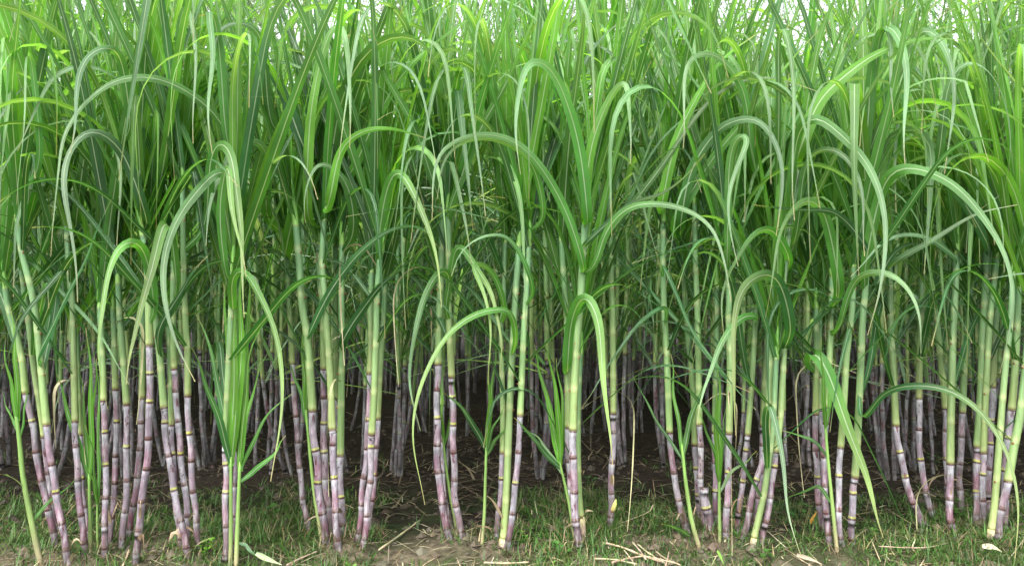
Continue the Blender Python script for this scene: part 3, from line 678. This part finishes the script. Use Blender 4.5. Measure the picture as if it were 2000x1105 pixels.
for k in range(7):
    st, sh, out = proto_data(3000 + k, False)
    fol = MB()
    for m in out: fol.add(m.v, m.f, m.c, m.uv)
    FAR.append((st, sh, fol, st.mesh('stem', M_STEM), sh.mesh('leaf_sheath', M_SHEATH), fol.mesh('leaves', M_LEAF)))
ROWLAB = {
 1: 'sugarcane of the second row, its purple foot standing on dark soil behind the front canes',
 2: 'dim sugarcane of the third row, seen through gaps in the two rows before it',
 3: 'dark sugarcane of the fourth row, deep in the shade of the field',
 4: 'dark thin-looking sugarcane in the fifth row, far inside the field',
 5: 'barely lit sugarcane in the sixth row, far inside the field',
 6: 'leafy sugarcane of the seventh row, showing mostly by its top leaves',
}
CLUMP2 = [-40, 20, 118, 130, 190, 262, 310, 400, 418, 505, 545, 560, 690, 770, 790, 838, 860, 1050, 1098, 1215, 1232, 1290, 1395, 1445, 1560, 1710, 1725, 1790, 1850, 1900, 1960, 2030]
n_ind = len(fronts) + 1; spots = []
R = random.Random(77)
for u in CLUMP2:
    D = ROWS[1] + R.uniform(-0.08, 0.10); x = (u - CX) / F * D
    for k in range(R.choice([2, 2, 3])): spots.append((1, x + R.uniform(-0.05, 0.05), D + R.uniform(-0.08, 0.08)))
for ri in range(2, 7):
    half = ROWS[ri] * 1000 / F + 0.35
    x = -half + R.uniform(0, 0.2)
    while x < half:
        for k in range(R.choice([1, 2, 2, 3] if ri > 2 else [2, 2, 3])): spots.append((ri, x + R.uniform(-0.07, 0.07), ROWS[ri] + R.uniform(-0.12, 0.12)))
        x += R.uniform(0.24, 0.42)
spots = spots[:300 - n_ind]
for i, (ri, x, y) in enumerate(spots):
    g = 'sugarcanes standing in row %s of the field' % ['one', 'two', 'three', 'four', 'five', 'six', 'seven'][ri]
    root = empty('sugarcane', (x, y, gz(x, y)), ROWLAB[ri], 'sugarcane', g)
    root.rotation_euler = (R.uniform(-0.04, 0.04), R.uniform(-0.06, 0.06), R.uniform(0, 6.28))
    s = R.uniform(0.9, 1.15); root.scale = (s, s, s * R.uniform(0.92, 1.1))
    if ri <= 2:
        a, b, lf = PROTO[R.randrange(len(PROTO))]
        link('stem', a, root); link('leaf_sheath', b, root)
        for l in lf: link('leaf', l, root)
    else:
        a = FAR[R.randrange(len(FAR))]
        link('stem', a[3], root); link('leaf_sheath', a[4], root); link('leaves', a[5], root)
# the rest of the field as one mass
last = spots[-1]
def mass():
    from mathutils import Matrix, Euler
    acc = {0: [[], [], [], []], 1: [[], [], [], []], 2: [[], [], [], []]}
    tot = 0; VS, FS, CS, US, MI = [], [], [], [], []
    arr = []
    for f in FAR:
        arr.append([(np.array([tuple(v) for v in m.v]), m.f, m.c, m.uv) for m in f[:3]])
    voff = 0; cnt = 0
    for ri in range(0, len(ROWS)):
        edge = ROWS[ri] * 1000 / F + (0.3 if ri else 0.22)
        half = edge + 2.2
        x = -half
        while x < half:
            if abs(x) < edge and ri < 2: x = edge; continue
            thin = abs(x) < edge and ri < last[0]
            if thin and R.random() < 0.2: x += 0.3; continue
            for k in range(R.choice([2, 2, 3]) if ri > 3 else R.choice([1, 2])):
                px, py_ = x + R.uniform(-.07, .07), ROWS[ri] + R.uniform(-.12, .12)
                s = R.uniform(1.0, 1.25) * (1.14 if ri > 6 else 1)
                Mx = np.array((Euler((R.uniform(-.04, .04), R.uniform(-.06, .06), R.uniform(0, 6.28))).to_matrix() * s))
                for mi, (v, f, c, u) in enumerate(arr[R.randrange(len(arr))]):
                    VS.append(v @ Mx.T + np.array([px, py_, 0.02])); CS.append(np.array(c)); US.append(np.array(u))
                    FS += [tuple(q + voff for q in ff) for ff in f]; MI += [mi] * len(f); voff += len(v)
                cnt += 1
            x += R.uniform(0.20, 0.34)
    V = np.concatenate(VS); me = bpy.data.meshes.new('sugarcane_field')
    me.from_pydata(V.tolist(), [], FS)
    a = me.color_attributes.new('col', 'FLOAT_COLOR', 'POINT'); cc = np.concatenate(CS)
    a.data.foreach_set('color', np.c_[cc, np.ones(len(cc))].astype(np.float32).ravel())
    ul = me.uv_layers.new(name='uv'); li = np.empty(len(me.loops), dtype=np.int32); me.loops.foreach_get('vertex_index', li)
    ul.data.foreach_set('uv', np.concatenate(US).astype(np.float32)[li].ravel())
    me.polygons.foreach_set('use_smooth', np.ones(len(me.polygons), dtype=bool))
    for m in (M_STEM, M_SHEATH, M_LEAF): me.materials.append(m)
    me.polygons.foreach_set('material_index', np.array(MI, dtype=np.int32))
    link('sugarcane_field', me, None, 'distant mass of sugarcane filling the back of the field', 'sugarcane', None, 'stuff')
    print('individual canes', n_ind + len(spots), 'mass', cnt)
mass()

# ------------------------------------------------------------------ ground
def ground():
    xs = list(np.concatenate([[-90, -40, -20, -10, -6], np.arange(-4.2, -2.4, 0.1), np.arange(-2.4, 2.4, 0.016), np.arange(2.4, 4.3, 0.1), [6, 10, 20, 40, 90]]))
    ys = list(np.concatenate([[-60, -20, -6, -2, 0.5, 1.6], np.arange(2.0, 4.3, 0.016), np.arange(4.3, 8, 0.07), [9, 10, 12, 16, 24, 50, 120]]))
    V = [(x, y, gzfine(x, y)) for y in ys for x in xs]; nx = len(xs)
    Fc = [(j*nx + i, j*nx + i + 1, (j+1)*nx + i + 1, (j+1)*nx + i) for j in range(len(ys) - 1) for i in range(nx - 1)]
    me = bpy.data.meshes.new('ground'); me.from_pydata(V, [], Fc)
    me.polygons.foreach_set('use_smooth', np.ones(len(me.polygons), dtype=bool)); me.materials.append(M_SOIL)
    link('ground', me, kind='structure', label='dark brown soil of the sugarcane field with paler margin')
ground()

def tiny_blade(mb, p, az, el, L, W, col, curve, R, n=4):
    vs, cs, uv, fs = [], [], [], []
    q = p.copy(); h = Vector((-math.sin(az), math.cos(az), 0))
    for i in range(n):
        t = i / (n - 1); e = el - curve * t
        if i: q = q + Vector((math.cos(az) * math.cos(e), math.sin(az) * math.cos(e), math.sin(e))) * (L / (n - 1))
        w = W * (1 - t ** 2) * 0.5 + 0.0003
        vs += [q - h * w, q + h * w]; cs += [col, col]; uv += [(0, t), (1, t)]
        if i: fs.append((2*i - 2, 2*i - 1, 2*i + 1, 2*i))
    mb.add(vs, fs, cs, uv)
def grass():
    R = random.Random(5); mb = MB(); tufts = 0
    for root, base, path, sp, s1, D_ in fronts:
        for k in range(26):
            a = R.uniform(0, 6.28); d = abs(R.gauss(0.0, 0.035)) + 0.008; x, y = base.x + math.cos(a) * d, base.y + math.sin(a) * d
            c = jit((0.07, 0.17, 0.03), R, 0.4) if R.random() < 0.6 else jit((0.27, 0.21, 0.12), R, 0.3)
            tiny_blade(mb, Vector((x, y, gzfine(x, y) - 0.004)), R.uniform(0, 6.28), R.uniform(0.5, 1.5), R.uniform(0.03, 0.10), R.uniform(0.0015, 0.004), c, R.uniform(0.1, 1.3), R)
    while tufts < 8800:
        y = 2.25 + 2.0 * R.random() ** 1.25; x = R.uniform(-1, 1) * (y * 0.72 + 0.9)
        d = noise.noise(Vector((x * 1.7, y * 1.9, 20))) + 0.5 * noise.noise(Vector((x * 5, y * 5, 21)))
        zone = 1.0 if 2.55 < y < 3.2 else ((1.0 if x < -0.9 else 0.62) if y < 2.55 else max(0.03, 1 - (y - 3.1) / 0.4))
        if R.random() > (0.5 + 1.3 * d) * zone: continue
        tufts += 1
        z = gzfine(x, y) - 0.004
        hue = R.random()
        for k in range(R.choice([3, 5, 7, 9])):
            if hue < 0.62: c = jit((0.065, 0.15, 0.028), R, 0.6)
            elif hue < 0.82: c = jit((0.09, 0.16, 0.03), R, 0.3)
            else: c = jit((0.24, 0.20, 0.10), R, 0.3)
            tiny_blade(mb, Vector((x + R.gauss(0, .008), y + R.gauss(0, .008), z)), R.uniform(0, 6.28), R.uniform(0.4, 1.5), R.uniform(0.02, 0.075), R.uniform(0.0015, 0.004), c, R.uniform(0.1, 1.6), R)
    link('grass', mb.mesh('grass', M_GRASS), None, 'short patchy grass and moss on the soil between front canes', 'grass', None, 'stuff')
    mb = MB()
    for k in range(5200):
        y = 2.2 + 1.9 * R.random() ** 2.6; x = R.uniform(-1, 1) * (y * 0.72 + 0.7)
        if R.random() < (0.6 if x < -0.2 else 0.15): continue
        z = gzfine(x, y) + 0.004
        c = jit(R.choice([(0.38, 0.31, 0.19), (0.27, 0.21, 0.13), (0.45, 0.40, 0.26), (0.17, 0.12, 0.08)]), R, 0.25)
        tiny_blade(mb, Vector((x, y, z)), R.uniform(0, 6.28), R.uniform(-0.05, 0.45), R.uniform(0.03, 0.13), R.uniform(0.0015, 0.0045), c, R.uniform(-0.2, 0.9), R, 5)
    for k in range(4200):
        y = R.uniform(2.9, 6.0); x = R.uniform(-1, 1) * (y * 0.72 + 0.1)
        if noise.noise(Vector((x * 1.6, y * 1.6, 70))) < -0.1: continue
        c = jit(R.choice([(0.10, 0.075, 0.05), (0.06, 0.045, 0.03), (0.17, 0.13, 0.08)]), R, 0.3)
        tiny_blade(mb, Vector((x, y, gzfine(x, y) + 0.004)), R.uniform(0, 6.28), R.uniform(-0.05, 0.5), R.uniform(0.05, 0.22), R.uniform(0.003, 0.012), c, R.uniform(-0.2, 1.0), R, 5)
    link('straw_litter', mb.mesh('straw_litter', M_STRAW), None, 'dry straw and root bits scattered on the soil', 'straw', None, 'stuff')
grass()

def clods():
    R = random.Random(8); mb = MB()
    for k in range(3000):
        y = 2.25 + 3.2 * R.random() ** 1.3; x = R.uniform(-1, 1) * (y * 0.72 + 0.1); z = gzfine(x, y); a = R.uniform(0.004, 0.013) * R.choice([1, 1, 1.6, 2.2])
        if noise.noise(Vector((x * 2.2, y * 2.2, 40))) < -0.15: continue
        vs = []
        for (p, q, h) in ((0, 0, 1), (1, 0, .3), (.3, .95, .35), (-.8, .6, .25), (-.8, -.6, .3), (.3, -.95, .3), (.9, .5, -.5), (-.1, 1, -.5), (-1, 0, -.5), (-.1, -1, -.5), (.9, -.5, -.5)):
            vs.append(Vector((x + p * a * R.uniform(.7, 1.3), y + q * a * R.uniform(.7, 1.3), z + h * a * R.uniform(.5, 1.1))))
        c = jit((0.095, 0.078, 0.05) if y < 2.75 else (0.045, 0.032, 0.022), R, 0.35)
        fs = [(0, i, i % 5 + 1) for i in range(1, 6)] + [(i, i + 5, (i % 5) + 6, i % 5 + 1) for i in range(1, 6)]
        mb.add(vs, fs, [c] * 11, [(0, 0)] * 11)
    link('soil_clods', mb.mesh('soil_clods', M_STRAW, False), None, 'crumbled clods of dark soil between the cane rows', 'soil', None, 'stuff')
clods()

# dead stalks lying on the margin
STICKS = [([1175,1058,1215,1068,1250,1082,1290,1096],3.2), ([1235,1058,1250,1075,1262,1092],2.6), ([1245,1062,1268,1080,1300,1100],2.4), ([1195,1098,1225,1090,1262,1084],3.0), ([1160,1090,1200,1092,1245,1101],2.6),
 ([1262,1086,1290,1092,1320,1099],3.0), ([1218,1072,1232,1090,1240,1103],1.8), ([1280,1075,1300,1090,1330,1103],1.6), ([740,1073,780,1045,820,1015],2.4), ([560,1103,590,1088,622,1075],2.4), ([945,1098,990,1099,1033,1097],2.6),
 ([1715,1066,1800,1069,1850,1060],1.4), ([1415,1065,1425,1058,1432,1050],2.2), ([240,1104,248,1085,256,1066],2.2), ([1275,986,1265,1000,1200,1033],1.5), ([1300,1104,1304,1090,1307,1076],2.4)]
SL = ['longest dry stalk slanting across the straw pile', 'short dry stalk at the back of the straw pile', 'dry stalk crossing under the long one in the straw pile', 'pale bent dry stalk at the front of the straw pile',
 'knobbly dry root-like stalk at the left front of the straw pile', 'dry stalk at the right end of the straw pile', 'thin upright-lying straw at the middle of the straw pile', 'thin dry straw right of the straw pile',
 'long dry stalk leaning up over the grass left of the vivid violet cane', 'dry stalk lying left of the dense middle-left clump foot', 'pale dry stalk lying below the fully green stem', 'long thin straw lying level on bare soil at right',
 'short dry bit beside the foot of the straight grey violet cane', 'dry husk leaning by the foot of the tall bare white-violet cane', 'thin forked dry twig in front of the dark gap near the budding cane', 'short dry stub poking up at the right of the straw pile']
for i, (fl, w) in enumerate(STICKS):
    R = random.Random(i + 40); P = []
    for k in range(0, len(fl), 2):
        D = ground_depth(max(fl[k+1], 1000) + 6); P.append(at(fl[k], fl[k+1], D))
    for p in P: p.z = max(p.z, gzfine(p.x, p.y) + 0.004)
    base = P[0].copy(); path = Path([p - base for p in P], 5); mb = MB(); c = jit((0.42, 0.34, 0.22), R, 0.2)
    tube(mb, [(path.at(path.len * k / 10), w * 0.72 * D / F * (1.15 if k % 4 == 1 else 0.95 - 0.03 * k), jit(c, R, 0.12)) for k in range(11)], 7)
    o = link('dry_stalk', mb.mesh('dry_stalk', M_STRAW), None, SL[i], 'dry stalk', 'dead stalks lying at the field edge'); o.location = base

# small broad-leaved weeds
WEEDS = [(397,1096,26,'bright green lobed weed at the foot of the crimson-scarred cane',(0.13,0.30,0.03)), (1022,1060,15,'round-leaved weed right of the knobbly black-purple cane',(0.14,0.30,0.05)), (1095,1085,20,'small bushy weed left of the central trio',(0.08,0.22,0.04)),
 (1702,1052,16,'round-leaved weed right of the ash-white jointed cane',(0.14,0.28,0.05)), (1995,992,22,'large-leaved weed at the right edge',(0.13,0.28,0.05)), (535,1010,24,'feathery weed in the grass left of the lone slender cane',(0.09,0.22,0.04)),
 (1152,946,16,'dark leafy weed in the shade right of the central trio',(0.05,0.16,0.03)), (1825,905,16,'small shaded weed between the two curved canes and the short-stemmed cane',(0.07,0.2,0.04)), (1885,1010,26,'leafy weed in front of the brown-ringed cane',(0.12,0.28,0.05)),
 (1075,1100,12,'tiny seedling at the bottom edge below the bushy weed',(0.16,0.34,0.05)), (1922,1080,14,'small weed beside the curled dry leaf at right',(0.09,0.2,0.04)), (690,1102,22,'bright weed at the bottom edge by the dense middle-left clump',(0.16,0.34,0.05)),
 (1335,1058,14,'little weed at the foot of the forked shoot',(0.08,0.22,0.04)), (1560,1010,24,'weed with broad dull leaves left of the rusty clump',(0.07,0.18,0.04)), (1490,1092,20,'weed under the crossing canes at the bottom edge',(0.09,0.22,0.04)), (1440,1070,12,'tiny weed between the bases of the crossing canes',(0.1,0.25,0.04))]
for i, (u, v, sz, lab, col) in enumerate(WEEDS):
    R = random.Random(i + 500); D = ground_depth(v); b = at(u, v, D); b.z = gzfine(b.x, b.y) - 0.003; s = sz * D / F
    root = empty('weed', b, lab, 'weed', 'small weeds on the field edge')
    ms, ml = MB(), MB()
    for k in range(R.choice([5, 6, 7])):
        az = R.uniform(0, 6.28); hgt = s * R.uniform(0.5, 1.5); out_ = s * R.uniform(0.2, 0.9)
        tip = Vector((math.cos(az) * out_, math.sin(az) * out_, hgt))
        tube(ms, [(Vector((0, 0, 0)), 0.0012, col), (tip * 0.5 + Vector((0, 0, hgt * 0.12)), 0.001, col), (tip, 0.0007, col)], 5)
        for j in range(3):
            a2 = az + (j - 1) * 0.9 + R.uniform(-.2, .2); L = s * R.uniform(0.35, 0.6); e = R.uniform(-0.1, 0.5)
            d = Vector((math.cos(a2) * math.cos(e), math.sin(a2) * math.cos(e), math.sin(e))); h = Vector((-math.sin(a2), math.cos(a2), 0.1)).normalized()
            vs = [tip]; 
            for t, w in ((0.2, 0.2), (0.5, 0.32), (0.8, 0.2)): vs += [tip + d * L * t - h * L * w, tip + d * L * t - Vector((0, 0, L * 0.06)), tip + d * L * t + h * L * w]
            vs.append(tip + d * L - Vector((0, 0, L * 0.1)))
            fs = [(0, 2, 1), (0, 3, 2), (1, 2, 5, 4), (2, 3, 6, 5), (4, 5, 8, 7), (5, 6, 9, 8), (7, 8, 10), (8, 9, 10)]
            cc = jit(col, R, 0.2); ml.add(vs, fs, [cc] * 11, [(0, 0)] * 11)
    link('stem', ms.mesh('stem', M_WEED), root); link('leaves', ml.mesh('leaves', M_WEED), root)
# fallen leaves on the soil
for i, (fl, w, lab, c) in enumerate([([1918,1066,1940,1068,1957,1077],11,'curled pale dry leaf on the soil below the dense right clump',(0.50,0.44,0.30)), ([1556,1083,1585,1092,1606,1101],8,'dry brown leaf lying below the crossing canes',(0.34,0.28,0.2)),
   ([1583,1022,1590,1008,1597,996],7,'orange yellow dying leaf among weeds left of the rusty clump',(0.38,0.2,0.03)), ([500,1080,520,1090,550,1102],10,'pale cut leaf blade lying at the bottom edge right of the shoots',(0.3,0.38,0.2)), ([1400,1075,1408,1090,1415,1104],7,'bright green grass blade at the bottom below the straight grey violet cane',(0.2,0.42,0.06))]):
    D = ground_depth(max(fl[1::2]) + 3); P = pts(fl, D); 
    for p in P: p.z = max(p.z, gzfine(p.x, p.y) + 0.008)
    base = P[0].copy(); mb = MB(); R = random.Random(i)
    pa = Path([p - base for p in P]); Q = [pa.at(pa.len * k / 11) for k in range(12)]
    blade(mb, Q, w * D / F, c, 0.5, [Vector((0.1, 0.5, 0.85)).normalized()] * 12, 4)
    o = link('fallen_leaf', mb.mesh('fallen_leaf', M_STRAW), None, lab, 'fallen leaf'); o.location = base

# ------------------------------------------------------------------ trees beyond the field
def make_tree(seed):
    R = random.Random(seed); tr, cr = MB(), MB(); hgt = R.uniform(7, 9)
    tips = []
    def branch(p, d, L, r, lvl):
        q = p.copy(); rings = [(q.copy(), r, (0.30, 0.33, 0.24))]; n = 5
        for k in range(n):
            d = (d + Vector((R.gauss(0, .12), R.gauss(0, .12), 0.05))).normalized(); q = q + d * (L / n)
            rings.append((q.copy(), r * (1 - 0.6 * (k + 1) / n), (0.30, 0.33, 0.24)))
            if lvl < (3 if k % 2 else 2) and k > 0:
                for _ in range(2 if lvl else 3):
                    a = R.uniform(0, 6.28); dd = (d * 0.6 + Vector((math.cos(a), math.sin(a), R.uniform(-0.1, 0.6)))).normalized()
                    branch(q, dd, L * R.uniform(0.4, 0.6), r * 0.45, lvl + 1)
            if lvl >= 2: tips.append((q.copy(), d.copy()))
        tube(tr, rings, 6 if lvl < 2 else 3)
    branch(Vector((0, 0, -0.1)), Vector((0, 0, 1)), hgt * 0.75, 0.08, 0)
    for p, d in tips:
        if R.random() < 0.35: continue
        for k in range(11):
            q = p + Vector((R.gauss(0, .16), R.gauss(0, .16), R.gauss(-0.05, .16)))
            a = R.uniform(0, 6.28); e = R.uniform(-1.2, 0.5); L = R.uniform(0.05, 0.12)
            dd = Vector((math.cos(a) * math.cos(e), math.sin(a) * math.cos(e), math.sin(e))); s = dd.cross(Vector((R.random(), R.random(), 1))).normalized() * L * 0.2
            c = jit((0.24, 0.36, 0.17), R, 0.4)
            cr.add([q, q + dd * L * 0.5 + s, q + dd * L, q + dd * L * 0.5 - s], [(0, 1, 2, 3)], [c] * 4, [(0, 0)] * 4)
    return tr.mesh('trunk', M_BARK), cr.mesh('crown', M_TREE, False)
tp = [make_tree(60 + k) for k in range(3)]
for i, (x, y, lab) in enumerate([(-9.3,15,'leftmost feathery tree behind the field'), (-6.2,17,'feathery tree behind the field left of centre, second from left'), (-3.4,15.5,'feathery tree showing above the dense middle-left cane clump'), (-0.4,18,'feathery tree behind the field at the centre gap'),
      (2.2,16,'feathery tree right of the centre sky gap'), (4.9,14.5,'feathery tree with drooping twigs above the crossing canes'), (7.6,17,'feathery tree behind the field at the right'), (10.6,15.5,'rightmost feathery tree behind the field')]):
    root = empty('tree', (x, y, 0), lab, 'tree', 'trees beyond the field'); root.rotation_euler = (0, 0, i * 1.7); root.scale = (1, 1, 0.9 + 0.05 * (i % 4))
    link('trunk', tp[i % 3][0], root); link('crown', tp[i % 3][1], root)

# ------------------------------------------------------------------ camera, light, world
cam = bpy.data.cameras.new('camera'); co = bpy.data.objects.new('camera', cam); C.objects.link(co)
cam.sensor_width = 36; cam.lens = F / 2000 * 36; cam.clip_end = 400; cam.clip_start = 0.05
co.location = (0, 0, H); co.rotation_euler = (math.pi / 2 + PITCH, 0, 0); sc.camera = co
EL, AZ = math.radians(58), math.radians(205)     # azimuth clockwise from +Y
w = bpy.data.worlds.new('World'); sc.world = w; w.use_nodes = True
nt = w.node_tree; nt.nodes.clear()
sky = nt.nodes.new('ShaderNodeTexSky'); sky.sky_type = 'NISHITA'; sky.sun_disc = False
sky.sun_elevation = EL; sky.sun_rotation = AZ; sky.dust_density = 4; sky.air_density = 1.0; sky.ozone_density = 0.6
hs = nt.nodes.new('ShaderNodeHueSaturation'); hs.inputs['Saturation'].default_value = 0.22; hs.inputs['Value'].default_value = 1.9
bg = nt.nodes.new('ShaderNodeBackground'); bg.inputs[1].default_value = 0.15
ow = nt.nodes.new('ShaderNodeOutputWorld')
nt.links.new(sky.outputs[0], hs.inputs['Color']); nt.links.new(hs.outputs[0], bg.inputs[0]); nt.links.new(bg.outputs[0], ow.inputs[0])
sl = bpy.data.lights.new('sun', 'SUN'); sl.energy = 1.0; sl.angle = math.radians(25); sl.color = (1.0, 0.97, 0.92)
so = bpy.data.objects.new('sun', sl); C.objects.link(so)
dirv = Vector((math.sin(AZ) * math.cos(EL), math.cos(AZ) * math.cos(EL), math.sin(EL)))
so.rotation_euler = dirv.to_track_quat('Z', 'Y').to_euler()
sc.view_settings.view_transform = 'Standard'; sc.view_settings.look = 'None'; sc.view_settings.gamma = 1.0; sc.view_settings.exposure = 1.14
sc.render.engine = 'CYCLES'
cy = sc.cycles
cy.max_bounces = 8; cy.diffuse_bounces = 4; cy.glossy_bounces = 2; cy.transmission_bounces = 6; cy.use_denoising = True
cy.use_adaptive_sampling = True
